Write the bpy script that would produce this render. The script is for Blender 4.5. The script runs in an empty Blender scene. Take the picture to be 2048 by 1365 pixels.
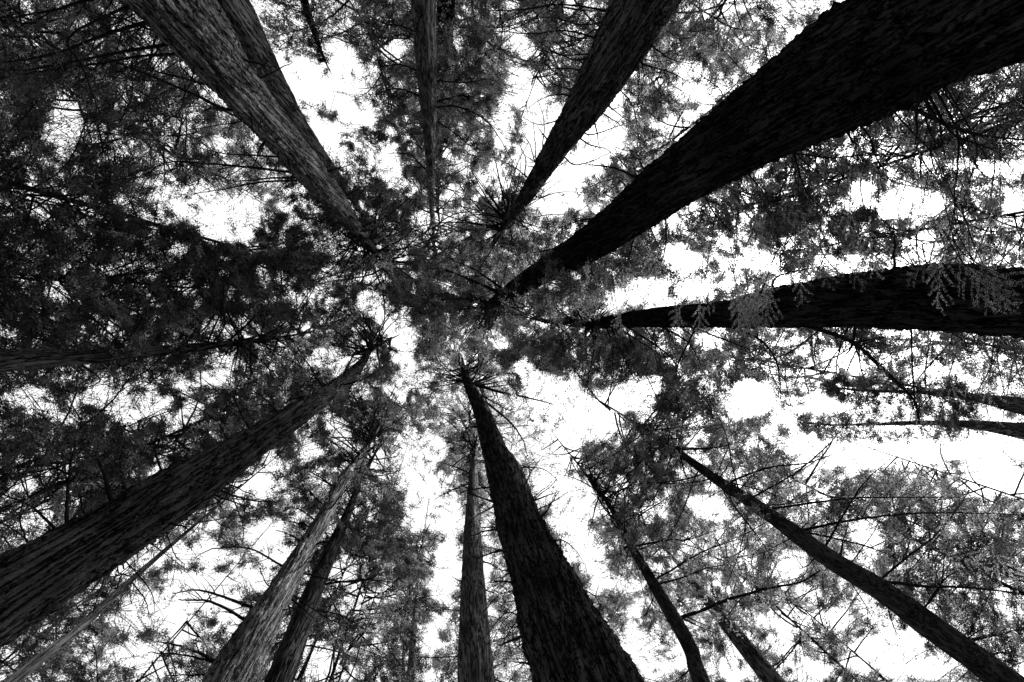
import bpy, math, random
import numpy as np
from mathutils import Matrix
random.seed(7); rng = np.random.default_rng(11)
PI = math.pi; R_ = math.radians
scene = bpy.context.scene; C = scene.collection

# ------------------------------------------------------------------ camera
W, H = 2048.0, 1365.0            # picture coordinates used for measuring
FPX = 967.0                      # focal length in those pixels (17 mm lens)
VP = (905.0, 618.0)              # where the zenith falls
CAM = np.array([0.0, 0.0, 1.6])
v = np.array([(VP[0]-W/2)/FPX, (VP[1]-H/2)/FPX, 1.0]); v /= np.linalg.norm(v)
ax = np.cross(v, [0, 0, 1]); s_ = np.linalg.norm(ax); ax /= s_; c_ = v[2]
K = np.array([[0, -ax[2], ax[1]], [ax[2], 0, -ax[0]], [-ax[1], ax[0], 0]])
ROT = np.eye(3) + s_*K + (1-c_)*K@K          # camera (right, down, forward) to world
cam = bpy.data.cameras.new('camera'); co = bpy.data.objects.new('camera', cam); C.objects.link(co)
cam.sensor_width = 36; cam.lens = 36*FPX/W; cam.clip_start = 0.05; cam.clip_end = 2000
M3 = np.column_stack([ROT[:, 0], -ROT[:, 1], -ROT[:, 2]])
M4 = np.eye(4); M4[:3, :3] = M3; M4[:3, 3] = CAM
co.matrix_world = Matrix(M4.tolist()); scene.camera = co

def at(px, py, z):
    """point on the sight line of a pixel, z metres above the camera"""
    d = ROT @ np.array([(px-W/2)/FPX, (py-H/2)/FPX, 1.0])
    return CAM + d*(z/d[2])
def proj(P):
    q = (np.asarray(P)-CAM) @ ROT
    zc = np.where(q[..., 2] > 0.05, q[..., 2], 0.05)
    return q[..., 0]/zc*FPX + W/2, q[..., 1]/zc*FPX + H/2

# ------------------------------------------------------------------ light
SUN_EL, SUN_AZ = R_(50), R_(-8)             # azimuth measured from +X (right of the picture) to +Y
w = bpy.data.worlds.new('World'); scene.world = w; w.use_nodes = True
nt = w.node_tree; nt.nodes.clear()
sky = nt.nodes.new('ShaderNodeTexSky'); sky.sky_type = 'NISHITA'; sky.sun_disc = False
sky.sun_elevation = SUN_EL; sky.sun_rotation = PI/2 - SUN_AZ; sky.dust_density = 3; sky.air_density = 1.0
bw = nt.nodes.new('ShaderNodeRGBToBW'); bg = nt.nodes.new('ShaderNodeBackground'); bg.inputs[1].default_value = 0.11
ow = nt.nodes.new('ShaderNodeOutputWorld')
nt.links.new(sky.outputs[0], bw.inputs[0]); cl = nt.nodes.new('ShaderNodeMath'); cl.operation = 'MULTIPLY_ADD'; cl.inputs[1].default_value = .45; cl.inputs[2].default_value = 1.7   # thin even cloud over the sky
nt.links.new(bw.outputs[0], cl.inputs[0]); nt.links.new(cl.outputs[0], bg.inputs[0]); nt.links.new(bg.outputs[0], ow.inputs[0])
sl = bpy.data.lights.new('sun', 'SUN'); sl.energy = 4.2; sl.angle = R_(12); sl.color = (1, 1, 1)
so = bpy.data.objects.new('sun', sl); C.objects.link(so)
sd = np.array([math.cos(SUN_EL)*math.cos(SUN_AZ), math.cos(SUN_EL)*math.sin(SUN_AZ), math.sin(SUN_EL)])
from mathutils import Vector
so.rotation_euler = Vector(sd.tolist()).to_track_quat('Z', 'Y').to_euler()
scene.view_settings.view_transform = 'Standard'; scene.view_settings.look = 'None'
scene.view_settings.exposure = 2.3; scene.view_settings.gamma = 1.0
scene.cycles.max_bounces = 5; scene.cycles.diffuse_bounces = 3; scene.cycles.transmission_bounces = 4; scene.cycles.glossy_bounces = 1

# ------------------------------------------------------------------ materials (a monochrome wood)
def grey(x): return (x, x, x, 1)
def bark_mat(name, lo, hi, zs=0.06, sc=16, bump=1.0, moss=0.0):
    m = bpy.data.materials.new(name); m.use_nodes = True; t = m.node_tree; t.nodes.clear()
    N = t.nodes.new; L = t.links.new
    out = N('ShaderNodeOutputMaterial'); b = N('ShaderNodeBsdfDiffuse')
    tc = N('ShaderNodeTexCoord'); mp = N('ShaderNodeMapping'); mp.inputs['Scale'].default_value = (1, 1, zs)
    L(tc.outputs['Object'], mp.inputs[0])
    wv = N('ShaderNodeTexNoise'); wv.inputs['Scale'].default_value = 3; wv.inputs['Detail'].default_value = 2
    L(mp.outputs[0], wv.inputs['Vector'])
    mx = N('ShaderNodeVectorMath'); mx.operation = 'MULTIPLY_ADD'; mx.inputs[1].default_value = (.22, .22, .35)
    L(wv.outputs['Color'], mx.inputs[0]); L(mp.outputs[0], mx.inputs[2])
    n1 = N('ShaderNodeTexNoise'); n1.inputs['Scale'].default_value = sc; n1.inputs['Detail'].default_value = 6; n1.inputs['Roughness'].default_value = .65
    L(mx.outputs[0], n1.inputs['Vector'])
    # fibrous ridges: two ridged noises, long and short, plus cross cracks
    def ridged(scale, zmul, det):
        mm = N('ShaderNodeMapping'); mm.inputs['Scale'].default_value = (1, 1, zmul); L(mx.outputs[0], mm.inputs[0])
        q = N('ShaderNodeTexNoise'); q.inputs['Scale'].default_value = scale; q.inputs['Detail'].default_value = det; q.inputs['Roughness'].default_value = .6
        L(mm.outputs[0], q.inputs['Vector'])
        s1 = N('ShaderNodeMath'); s1.operation = 'SUBTRACT'; s1.inputs[1].default_value = .5; L(q.outputs[0], s1.inputs[0])
        s2 = N('ShaderNodeMath'); s2.operation = 'ABSOLUTE'; L(s1.outputs[0], s2.inputs[0])
        s3 = N('ShaderNodeMapRange'); s3.inputs[1].default_value = 0; s3.inputs[2].default_value = .13; L(s2.outputs[0], s3.inputs[0]); return s3
    ra = ridged(sc*.8, .8, 3); rb = ridged(sc*1.9, 1.6, 4)
    m0 = N('ShaderNodeMath'); m0.operation = 'MULTIPLY_ADD'; m0.inputs[1].default_value = .5; L(rb.outputs[0], m0.inputs[0])
    m00 = N('ShaderNodeMath'); m00.operation = 'MULTIPLY'; m00.inputs[1].default_value = .8; L(ra.outputs[0], m00.inputs[0]); L(m00.outputs[0], m0.inputs[2])
    mu = N('ShaderNodeMath'); mu.operation = 'MULTIPLY'; mn = N('ShaderNodeMath'); mn.operation = 'MULTIPLY_ADD'; mn.inputs[1].default_value = .7; mn.inputs[2].default_value = .3; L(n1.outputs[0], mn.inputs[0]); L(mn.outputs[0], mu.inputs[0]); L(m0.outputs[0], mu.inputs[1])
    big = N('ShaderNodeTexNoise'); big.inputs['Scale'].default_value = 1.7; big.inputs['Detail'].default_value = 4
    L(tc.outputs['Object'], big.inputs['Vector'])
    br = N('ShaderNodeMapRange'); br.inputs[1].default_value = .3; br.inputs[2].default_value = .7; br.inputs[3].default_value = .45; br.inputs[4].default_value = 1.25
    L(big.outputs[0], br.inputs[0])
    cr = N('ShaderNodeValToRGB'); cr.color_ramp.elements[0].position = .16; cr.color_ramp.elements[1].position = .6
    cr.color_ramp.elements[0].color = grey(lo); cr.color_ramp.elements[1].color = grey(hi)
    L(mu.outputs[0], cr.inputs[0])
    m2 = N('ShaderNodeVectorMath'); m2.operation = 'SCALE'; L(cr.outputs[0], m2.inputs[0]); L(br.outputs[0], m2.inputs['Scale'])
    L(m2.outputs[0], b.inputs[0])
    bp = N('ShaderNodeBump'); bp.inputs['Strength'].default_value = bump; bp.inputs['Distance'].default_value = .13
    L(mu.outputs[0], bp.inputs['Height']); L(bp.outputs[0], b.inputs['Normal'])
    L(b.outputs[0], out.inputs[0]); return m
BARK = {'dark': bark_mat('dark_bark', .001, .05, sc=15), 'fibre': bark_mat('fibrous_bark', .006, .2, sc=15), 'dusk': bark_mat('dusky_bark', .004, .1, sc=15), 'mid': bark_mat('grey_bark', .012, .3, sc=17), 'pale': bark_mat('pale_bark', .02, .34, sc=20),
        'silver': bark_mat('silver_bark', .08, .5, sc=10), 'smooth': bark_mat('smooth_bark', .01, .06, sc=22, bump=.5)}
def twig_mat(name, g):
    m = bpy.data.materials.new(name); m.use_nodes = True; t = m.node_tree; t.nodes.clear()
    out = t.nodes.new('ShaderNodeOutputMaterial'); b = t.nodes.new('ShaderNodeBsdfDiffuse')
    n = t.nodes.new('ShaderNodeTexNoise'); n.inputs['Scale'].default_value = 30
    cr = t.nodes.new('ShaderNodeValToRGB'); cr.color_ramp.elements[0].position = .35; cr.color_ramp.elements[1].position = .65
    cr.color_ramp.elements[0].color = grey(g*.5); cr.color_ramp.elements[1].color = grey(g*1.6)
    t.links.new(n.outputs[0], cr.inputs[0]); t.links.new(cr.outputs[0], b.inputs[0]); t.links.new(b.outputs[0], out.inputs[0]); return m
TWIG = twig_mat('twig_wood', .014)
def leaf_mat(name, g, tr):
    m = bpy.data.materials.new(name); m.use_nodes = True; t = m.node_tree; t.nodes.clear(); N = t.nodes.new; L = t.links.new
    out = N('ShaderNodeOutputMaterial'); d = N('ShaderNodeBsdfDiffuse'); r = N('ShaderNodeBsdfTranslucent'); mx = N('ShaderNodeMixShader')
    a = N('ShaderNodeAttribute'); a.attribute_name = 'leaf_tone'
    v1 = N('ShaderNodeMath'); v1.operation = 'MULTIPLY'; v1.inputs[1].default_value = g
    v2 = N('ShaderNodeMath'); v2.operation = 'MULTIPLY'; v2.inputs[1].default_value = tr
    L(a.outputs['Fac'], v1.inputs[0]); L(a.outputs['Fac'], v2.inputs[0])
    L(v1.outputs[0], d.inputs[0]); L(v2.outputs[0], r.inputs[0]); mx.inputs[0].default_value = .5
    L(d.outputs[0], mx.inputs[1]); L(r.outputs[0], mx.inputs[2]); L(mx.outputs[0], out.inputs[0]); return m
LEAF = {'dark': leaf_mat('dark_needles', .05, .08), 'mid': leaf_mat('needles', .10, .18), 'light': leaf_mat('light_needles', .15, .32), 'near': leaf_mat('lit_needles', .5, .5)}  # near sprays get much paler needles, their lit look put into the colour

# ------------------------------------------------------------------ mesh helpers
def make_mesh(name, V, faces, mats, mi=None, tone=None):
    """faces: list of (n,k) integer arrays"""
    me = bpy.data.meshes.new(name); V = np.asarray(V, np.float32)
    me.vertices.add(len(V)); me.vertices.foreach_set('co', V.ravel())
    nl = sum(f.size for f in faces); npoly = sum(len(f) for f in faces)
    me.loops.add(nl); me.loops.foreach_set('vertex_index', np.concatenate([f.ravel() for f in faces]).astype(np.int32))
    me.polygons.add(npoly)
    tot = np.concatenate([np.full(len(f), f.shape[1]) for f in faces]); st = np.concatenate([[0], np.cumsum(tot)[:-1]])
    me.polygons.foreach_set('loop_start', st.astype(np.int32))
    for m in mats: me.materials.append(m)
    if mi is not None: me.polygons.foreach_set('material_index', np.concatenate(mi).astype(np.int32))
    if tone is not None:
        a = me.attributes.new('leaf_tone', 'FLOAT', 'POINT'); a.data.foreach_set('value', np.asarray(tone, np.float32))
    me.update(calc_edges=True)
    return me
def link(name, me, parent, smooth=True):
    o = bpy.data.objects.new(name, me); C.objects.link(o); o.parent = parent
    if smooth: me.polygons.foreach_set('use_smooth', np.ones(len(me.polygons), bool))
    return o
def tubes(lines, ns=5):
    """lines: list of (points (n,3), radii (n)) -> verts, quads"""
    VV, FF = [], []; off = 0
    th = np.linspace(0, 2*PI, ns, endpoint=False)
    for P, r in lines:
        P = np.asarray(P); r = np.asarray(r); n = len(P)
        T = np.gradient(P, axis=0); T /= np.linalg.norm(T, axis=1)[:, None]+1e-9
        up = np.array([0, 0, 1.]) if abs(T[:, 2]).mean() < .8 else np.array([1., 0, 0])
        A = np.cross(T, up); A /= np.linalg.norm(A, axis=1)[:, None]+1e-9; B = np.cross(T, A)
        V = P[:, None, :] + r[:, None, None]*(A[:, None, :]*np.cos(th)[None, :, None] + B[:, None, :]*np.sin(th)[None, :, None])
        VV.append(V.reshape(-1, 3))
        i = np.arange(n-1)[:, None]*ns; j = np.arange(ns)[None, :]; k = (j+1) % ns
        FF.append((off+np.stack([i+j, i+k, i+ns+k, i+ns+j], -1)).reshape(-1, 4)); off += n*ns
    return np.concatenate(VV), np.concatenate(FF)
def spline(P, n):
    """Catmull-Rom through rows of P, n samples per span"""
    P = np.asarray(P, float)
    if len(P) == 2: return P[0]+(P[1]-P[0])*np.linspace(0, 1, n+1)[:, None]
    Q = np.vstack([2*P[0]-P[1], P, 2*P[-1]-P[-2]]); out = []
    t = np.linspace(0, 1, n, endpoint=False)[:, None]
    for i in range(1, len(Q)-2):
        a, b, c, d = Q[i-1], Q[i], Q[i+1], Q[i+2]
        out.append(.5*((2*b)+(c-a)*t+(2*a-5*b+4*c-d)*t**2+(3*b-a-3*c+d)*t**3))
    return np.vstack(out+[P[-1:]])
_tab = rng.random((256, 256))
def vnoise(x, y, px=None):
    """value noise; px = period along x in cells"""
    xi = np.floor(x).astype(int); yi = np.floor(y).astype(int); fx = x-xi; fy = y-yi
    fx = fx*fx*(3-2*fx); fy = fy*fy*(3-2*fy); p = px or 256
    g = lambda a, b: _tab[np.mod(a, p) % 256, np.mod(b, 256)]
    return (g(xi, yi)*(1-fx)+g(xi+1, yi)*fx)*(1-fy) + (g(xi, yi+1)*(1-fx)+g(xi+1, yi+1)*fx)*fy
def fbm(x, y, o=4):
    s = 0; a = .5; n = 0
    for k in range(o): s = s+a*vnoise(x*2**k+17*k, y*2**k+31*k); n += a; a *= .55
    return s/n
def thing(name, label, cat, loc, group=None):
    o = bpy.data.objects.new(name, None); C.objects.link(o); o.location = [float(q) for q in loc]; o.empty_display_size = .5
    o['label'] = label; o['category'] = cat
    if group: o['group'] = group
    return o

# ------------------------------------------------------------------ where the canopy opens to the sky: (x, y, rx, ry, angle, how open)
GAPS = [tuple(float(q) for q in g.split(',')) for g in """
135,225,25,48,0,1|127,275,38,18,0,.9|205,275,32,20,0,.6|135,308,20,18,0,.7|296,300,25,18,0,.4|345,380,25,15,0,.9|390,410,62,32,0,1|465,440,52,38,0,1|500,415,25,15,0,.8
86,424,25,20,0,.7|389,140,38,12,30,.75|424,195,22,10,30,.75|193,90,15,12,0,.6|140,65,15,10,0,.5|427,290,25,15,0,.7|613,165,38,38,0,1|672,130,48,42,0,1|595,190,22,20,0,.9|675,195,30,25,0,1
517,15,20,20,0,.7|568,110,18,28,0,.5|690,70,20,20,0,.5|241,410,20,15,0,.6|794,93,20,16,0,.9|811,10,15,15,0,.6|700,150,30,30,0,.9|725,235,30,25,0,.85|780,327,32,32,0,1|794,365,22,20,0,.9
763,303,15,15,0,.8|835,375,20,10,0,.7|1065,35,15,12,0,.6|1024,5,15,8,0,.6|1045,86,30,18,40,.85|1048,165,30,32,0,1|1038,203,38,16,0,.9|1004,241,22,32,0,.95|1000,279,18,22,0,.85|1093,268,35,42,0,.95
1076,224,38,38,0,.85|1059,317,22,32,0,.9|976,351,20,15,0,.6|852,451,30,20,0,.9|893,445,22,18,0,.9|1238,193,20,28,0,.9|1217,258,42,42,0,1|1180,300,32,38,0,.95|1141,330,20,20,0,.9|1128,365,32,28,0,1
1128,413,48,15,-15,1|1086,400,20,12,0,.9|1313,162,15,12,0,.7|1334,255,20,18,0,.8|1369,134,20,15,0,.7|1379,131,25,15,0,.8|1520,83,25,15,0,.5|1586,72,22,12,-35,.5|1613,60,12,9,0,.4|1679,14,12,6,-35,.4
1555,107,15,12,0,.7|1506,134,12,10,0,.7|1441,186,20,15,0,.8|1369,179,25,20,0,.8|1386,238,15,15,0,.8|1358,269,15,15,0,.7|1926,172,22,10,-20,.55|2020,138,25,15,-20,.55|1720,389,27,30,0,.95|1785,413,32,20,0,.95
1861,399,25,20,0,.8|1847,327,25,12,0,.6|1916,317,30,12,0,.8|1995,337,50,20,0,.85|2037,406,25,28,0,.9|1482,396,10,15,0,.5|1920,365,20,20,0,.4|444,467,32,20,0,1|358,498,15,15,0,.8|310,453,20,12,0,.6
386,574,20,10,0,.7|55,490,20,15,0,.5|38,557,10,8,0,.5|610,653,20,15,0,.9|627,588,20,15,-30,.7|572,601,15,12,0,.6|644,719,32,15,0,.9|455,739,20,18,0,.95|424,760,22,15,0,.85|372,774,20,15,0,.7|69,805,34,22,0,.98
114,836,28,13,0,.95|179,794,44,14,-15,.95|262,822,44,18,10,1|310,801,22,13,0,.9|186,750,15,8,0,.6|86,746,15,8,0,.6|372,815,10,12,0,.8|675,863,25,25,0,.9|630,898,22,15,0,.85|344,863,10,15,0,.6|797,508,10,20,0,.6
759,550,20,20,0,.75|732,595,18,22,0,.9|759,619,16,22,0,.9|797,653,20,38,0,1|814,680,22,28,0,1|814,712,22,20,0,1|828,753,35,20,0,.9|790,785,24,20,0,.9|811,884,30,30,0,.85|862,901,30,25,0,.9|890,481,10,10,0,.8
897,567,20,8,15,.7|866,650,8,6,0,.5|990,663,12,15,0,.8|1000,691,12,15,0,.9|973,670,8,10,0,.7|924,698,8,8,0,.6|1052,753,22,20,0,1|1080,774,28,20,0,.9|1128,795,42,30,0,1|1086,815,30,20,0,.9|1138,846,42,38,0,1
1128,880,36,16,0,1|1190,856,42,22,0,.95|1210,812,36,30,0,.95|1272,788,36,38,0,1|1300,760,30,20,0,.9|1245,598,38,15,0,.95|1217,615,15,15,0,.9|1300,571,36,18,0,.9|1300,595,35,12,0,.8|1362,519,26,26,0,.9
687,877,15,20,0,.9|921,795,10,20,0,.6|1386,512,26,14,0,.8|1386,581,36,20,0,.9|1520,515,36,16,0,.9|1451,577,12,10,0,.6|1568,557,25,12,0,.7|1685,543,22,10,0,.8|1665,515,12,8,0,.5|1844,481,25,25,0,.8
1861,512,14,12,0,.7|1413,684,25,20,0,.8|1503,725,12,15,0,.5|1692,719,26,20,0,.85|1720,743,16,15,0,.85|1847,736,42,13,0,.85|1916,756,36,20,0,.9|1865,760,36,18,0,.9|2002,781,42,15,0,.85|1510,805,46,36,0,1
1651,801,42,19,0,1|1744,812,66,24,0,1|1803,812,40,15,0,1|1871,815,38,16,0,1|2002,839,44,12,0,1|1589,836,32,25,0,.9|1727,882,120,32,0,1|1778,863,105,22,0,1|1796,898,100,38,0,1|1961,887,64,25,0,1|2035,894,30,25,0,1
1572,894,15,10,0,.7|1744,916,75,24,0,.92|1985,957,54,38,0,1|2025,985,25,20,0,.95|1413,1009,42,19,10,1|1723,1060,36,18,0,.85|1589,1133,26,26,0,.8|1465,1105,25,15,0,.6|1623,1188,20,20,0,.7|1668,1239,32,20,0,.85
1582,1239,46,26,0,.85|1555,1291,38,22,0,1|1623,1339,38,26,0,1|1778,1308,88,42,0,1|1830,1339,66,26,0,1|1737,1212,30,20,0,.7|1771,1246,30,18,0,.85|1868,1215,12,10,0,.8|1362,1315,15,20,0,.85|1493,1339,10,15,0,.7
828,947,32,32,0,1|852,998,42,36,0,1|887,1033,40,32,0,1|842,1043,22,22,0,.95|893,1129,26,54,0,1|880,1175,26,32,0,.95|866,1274,20,34,0,1|887,1243,16,16,0,.9|845,1353,10,10,0,.8|690,1153,14,16,0,.9|711,1188,22,16,0,.9
972,1146,12,28,0,.95|983,1219,13,16,0,.9|966,1067,10,22,0,.9|1114,981,48,30,0,1|1145,998,36,38,0,1|1135,1050,32,32,0,1|1162,1095,32,26,0,1|1186,1136,22,22,0,.98|1217,1170,32,16,0,.96|1258,1164,26,15,0,.9
1272,1215,24,22,0,.95|1279,1301,32,34,0,.96|1320,1339,26,22,0,.92|1093,916,32,12,0,.7|1138,926,25,8,0,.8|69,1033,22,20,0,.85|96,1026,16,14,0,.8|148,1002,12,8,0,.7|317,929,10,8,0,.8|20,1080,18,10,-30,.7
517,964,32,22,0,1|551,929,32,15,0,.85|482,985,20,15,0,.85|527,1064,44,20,0,.97|413,1108,75,19,0,.93|544,1105,42,18,0,.93|344,1108,16,15,0,.8|396,1164,70,22,0,.97|510,1157,30,24,0,.97|310,1215,62,26,0,.95
430,1205,52,22,0,.93|362,1257,38,22,0,1|465,1226,30,20,0,.95|269,1239,42,22,0,.95|275,1308,44,32,0,1|300,1339,28,16,0,.95|20,1308,15,15,0,.6|69,1355,14,8,0,.7|241,1136,22,12,-40,.8|289,1122,16,12,0,.75
671,1136,26,16,0,.95|637,1308,30,25,0,.8|647,1339,26,20,0,.9|613,1194,13,20,0,.75|1060,450,20,18,0,.5|1160,760,16,12,0,.6|1600,700,20,14,0,.4|90,660,14,8,0,.4|1900,640,20,12,0,.3
""".replace('\n', '|').split('|') if g]
# dense (value > 1) and thin (value < 1) parts of the canopy: (x, y, rx, ry, factor)
DENSE = [(230, 570, 260, 120, 2.4), (620, 470, 150, 90, 1.3), (930, 580, 150, 110, 2.8), (1150, 700, 130, 70, 1.5), (950, 260, 90, 130, 1.7), (760, 60, 90, 60, 1.3),
         (1400, 860, 90, 90, 2.0), (700, 780, 90, 90, 2.2), (560, 860, 120, 60, 1.8), (1950, 1120, 140, 80, 1.9), (740, 1080, 90, 120, 1.8), (1150, 560, 90, 50, 1.8),
         (60, 300, 90, 120, 1.5), (60, 130, 110, 90, 1.4), (700, 480, 120, 70, 1.3), (1500, 420, 150, 60, 1.5), (1300, 60, 130, 60, 1.5), (200, 900, 220, 70, 1.6), (40, 1320, 160, 90, 1.4),
         (300, 1010, 200, 60, 1.5), (1250, 940, 90, 60, 1.3), (1900, 250, 150, 60, 1.4), (1640, 60, 100, 50, .8), (1120, 820, 100, 70, .6), (560, 1020, 100, 60, .7), (860, 780, 70, 60, .6), (1400, 170, 110, 90, .8)]
def want_tau(px, py):
    wx = (fbm(px/38., py/38.)-.5)*46; wy = (fbm(px/38.+50, py/38.+9)-.5)*46
    x = px+wx; y = py+wy; m = np.ones_like(px)
    for gx, gy, rx, ry, an, s in GAPS:
        rx += 3; ry += 3
        near = (np.abs(px-gx) < max(rx, ry)*1.5+40) & (np.abs(py-gy) < max(rx, ry)*1.5+40)
        if not near.any(): continue
        ca, sa = math.cos(R_(an)), math.sin(R_(an)); dx = x[near]-gx; dy = y[near]-gy
        e = np.sqrt(((dx*ca+dy*sa)/rx)**2+((-dx*sa+dy*ca)/ry)**2)
        k = np.clip((1.32-e)/.5, 0, 1); k = k*k*(3-2*k)
        m[near] *= 1-s*k*.955
    t = np.where(px > 1250, 3.5, np.where(px > 760, 2.9, 1.95))
    for dx, dy, rx, ry, f in DENSE:
        e = ((px-dx)/rx)**2+((py-dy)/ry)**2; t *= 1+(f-1)*np.exp(-e*.8)
    n = fbm(px/60.+3, py/60.+7, 5); n2 = fbm(px/14.+3, py/14.+70, 3)
    return t*np.clip((n-.5)*3.2+1, .15, 2.2)*np.clip((n2-.5)*4.2+1, .12, 2.4)*m**1.5

# ------------------------------------------------------------------ the trees: axis measured as (x, y, width)
# key: (axis points, horizontal distance m, bark, crown (z low, z high, radius, count), leaf, name, label)
T = {}
def tree(key, pts, D, bark, crown, leaf, label, name='redwood_tree', r0=90, seed=0):
    T[key] = dict(pts=pts, D=D, bark=bark, crown=crown, leaf=leaf, label=label, name=name, r0=r0)
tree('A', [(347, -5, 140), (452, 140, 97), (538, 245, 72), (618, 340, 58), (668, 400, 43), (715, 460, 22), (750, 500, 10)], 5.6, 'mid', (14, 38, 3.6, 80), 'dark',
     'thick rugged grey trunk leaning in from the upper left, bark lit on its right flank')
tree('A2', [(459, -5, 66), (509, 100, 62), (547, 170, 53), (589, 245, 44), (645, 318, 27), (700, 390, 15), (735, 440, 7)], 9.5, 'mid', (24, 44, 3.4, 50), 'mid',
     'second slimmer trunk close behind the thick rugged trunk at upper left')
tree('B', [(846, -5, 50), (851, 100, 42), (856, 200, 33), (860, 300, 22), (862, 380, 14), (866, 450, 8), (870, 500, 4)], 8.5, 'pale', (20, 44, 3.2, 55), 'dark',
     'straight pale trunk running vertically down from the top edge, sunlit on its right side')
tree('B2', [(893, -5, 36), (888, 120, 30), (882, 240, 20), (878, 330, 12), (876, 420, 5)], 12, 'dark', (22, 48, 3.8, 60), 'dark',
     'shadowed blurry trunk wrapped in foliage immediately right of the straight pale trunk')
tree('C', [(1290, -5, 122), (1224, 120, 96), (1159, 225, 68), (1110, 300, 47), (1047, 400, 27), (1012, 446, 16), (985, 490, 8)], 6.6, 'fibre', (22, 42, 3.0, 40), 'mid',
     'dark trunk with swirling fibrous bark and many dead twigs at top centre right')
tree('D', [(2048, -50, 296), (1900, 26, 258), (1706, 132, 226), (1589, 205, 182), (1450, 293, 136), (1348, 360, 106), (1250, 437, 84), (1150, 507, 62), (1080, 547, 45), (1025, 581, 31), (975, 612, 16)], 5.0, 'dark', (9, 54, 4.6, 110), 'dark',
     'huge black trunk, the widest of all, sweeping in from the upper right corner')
tree('E', [(2060, 608, 134), (1900, 596, 132), (1750, 600, 112), (1650, 606, 96), (1560, 614, 78), (1450, 628, 52), (1380, 632, 44), (1300, 636, 36), (1210, 645, 22), (1180, 649, 12)], 6.0, 'dark', (10, 28, 3.8, 70), 'mid',
     'thick near black trunk lying horizontally from the right edge, pale sprays hanging before it')
tree('F', [(1180, 1385, 200), (1102, 1200, 136), (1040, 1050, 88), (1010, 950, 68), (987, 895, 46), (960, 815, 30), (932, 757, 15)], 5.2, 'dusk', (15, 36, 2.8, 50), 'mid',
     'thick dark trunk rising from the bottom centre, stubby dead twigs on its left side')
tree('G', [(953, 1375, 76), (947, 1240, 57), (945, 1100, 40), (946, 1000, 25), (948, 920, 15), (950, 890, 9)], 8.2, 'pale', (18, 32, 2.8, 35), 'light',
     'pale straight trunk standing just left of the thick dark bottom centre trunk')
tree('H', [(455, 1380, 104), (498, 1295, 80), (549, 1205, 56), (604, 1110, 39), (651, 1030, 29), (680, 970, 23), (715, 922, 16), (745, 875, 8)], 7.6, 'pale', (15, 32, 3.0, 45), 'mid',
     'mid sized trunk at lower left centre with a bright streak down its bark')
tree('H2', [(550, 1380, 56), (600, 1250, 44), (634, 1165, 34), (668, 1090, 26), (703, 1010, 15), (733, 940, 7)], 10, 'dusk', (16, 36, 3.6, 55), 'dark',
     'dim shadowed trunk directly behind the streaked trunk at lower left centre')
tree('I', [(-15, 1207, 160), (186, 1092, 124), (344, 990, 104), (441, 930, 80), (537, 866, 57), (610, 818, 44), (680, 768, 28), (725, 725, 16), (748, 695, 8)], 6.2, 'dusk', (12, 36, 3.8, 90), 'mid',
     'broad furrowed trunk crossing from the left edge at the lower left, foliage around its top')
tree('J', [(-10, 724, 42), (110, 718, 36), (220, 711, 27), (340, 700, 20), (470, 686, 12), (560, 675, 6)], 10, 'dusk', (9, 30, 4.2, 90), 'dark',
     'dim horizontal trunk at the middle of the left edge under dense dark foliage')
tree('K', [(2040, 1385, 60), (1968, 1330, 54), (1864, 1256, 50), (1761, 1180, 42), (1658, 1117, 36), (1555, 1042, 29), (1496, 1001, 24), (1434, 960, 19), (1365, 911, 13), (1295, 862, 7)], 8.2, 'smooth', (8, 26, 3.8, 90), 'mid',
     'slender smooth dark trunk slanting to the lower right corner, long bare branches on it')
tree('L', [(1410, 1380, 34), (1382, 1300, 30), (1326, 1200, 24), (1267, 1100, 16), (1240, 1050, 11), (1195, 978, 6)], 8.6, 'smooth', (11, 26, 3.2, 50), 'light',
     'thin dark crooked trunk right of bottom centre with one long arching branch')
tree('M', [(1545, 1360, 38), (1520, 1330, 35), (1472, 1270, 31), (1425, 1215, 23), (1385, 1165, 14), (1345, 1115, 7)], 11, 'mid', (14, 32, 3.4, 50), 'light',
     'short leafy length of trunk between the thin crooked trunk and the slender slanting one')
tree('N', [(60, 1335, 21), (150, 1265, 17), (230, 1190, 13), (320, 1110, 9), (400, 1042, 5)], 12, 'pale', (15, 32, 2.6, 30), 'light',
     'thin bright silvery trunk below the broad furrowed trunk at the lower left')
tree('O', [(819, 1380, 17), (824, 1310, 14), (829, 1240, 10), (836, 1170, 6)], 14, 'silver', (22, 36, 2.6, 30), 'light',
     'very thin speckled white trunk near the bottom edge, left of centre')
tree('O2', [(803, 1380, 11), (808, 1310, 9), (815, 1245, 6)], 15, 'silver', (24, 36, 2.2, 20), 'light',
     'faint narrow pale trunk just left of the speckled white trunk at the bottom')
tree('P', [(2065, 817, 34), (2005, 806, 24), (1940, 795, 14), (1860, 786, 8), (1700, 780, 5)], 12, 'pale', (10, 20, .5, 100), 'light',
     'upper of two short dark leafy trunks entering at the right edge over bright sky')
tree('P2', [(2065, 866, 34), (2000, 857, 26), (1940, 849, 16), (1840, 846, 9), (1640, 850, 4)], 12, 'pale', (10, 21, .4, 100), 'light',
     'lower of two short dark leafy trunks entering at the right edge over bright sky')
tree('Q', [(606, -5, 17), (620, 40, 14), (634, 80, 10), (647, 117, 4)], 13, 'dark', (12, 20, .4, 46), 'dark',
     'little dark tree top pointing down from the top edge into bright sky', 'conifer_tree')
tree('U', [(590, 1378, 13), (604, 1340, 11), (622, 1305, 6)], 14, 'dark', (18, 28, 2.4, 26), 'mid',
     'thin dark stem at the bottom edge just right of the dim shadowed trunk')
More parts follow.
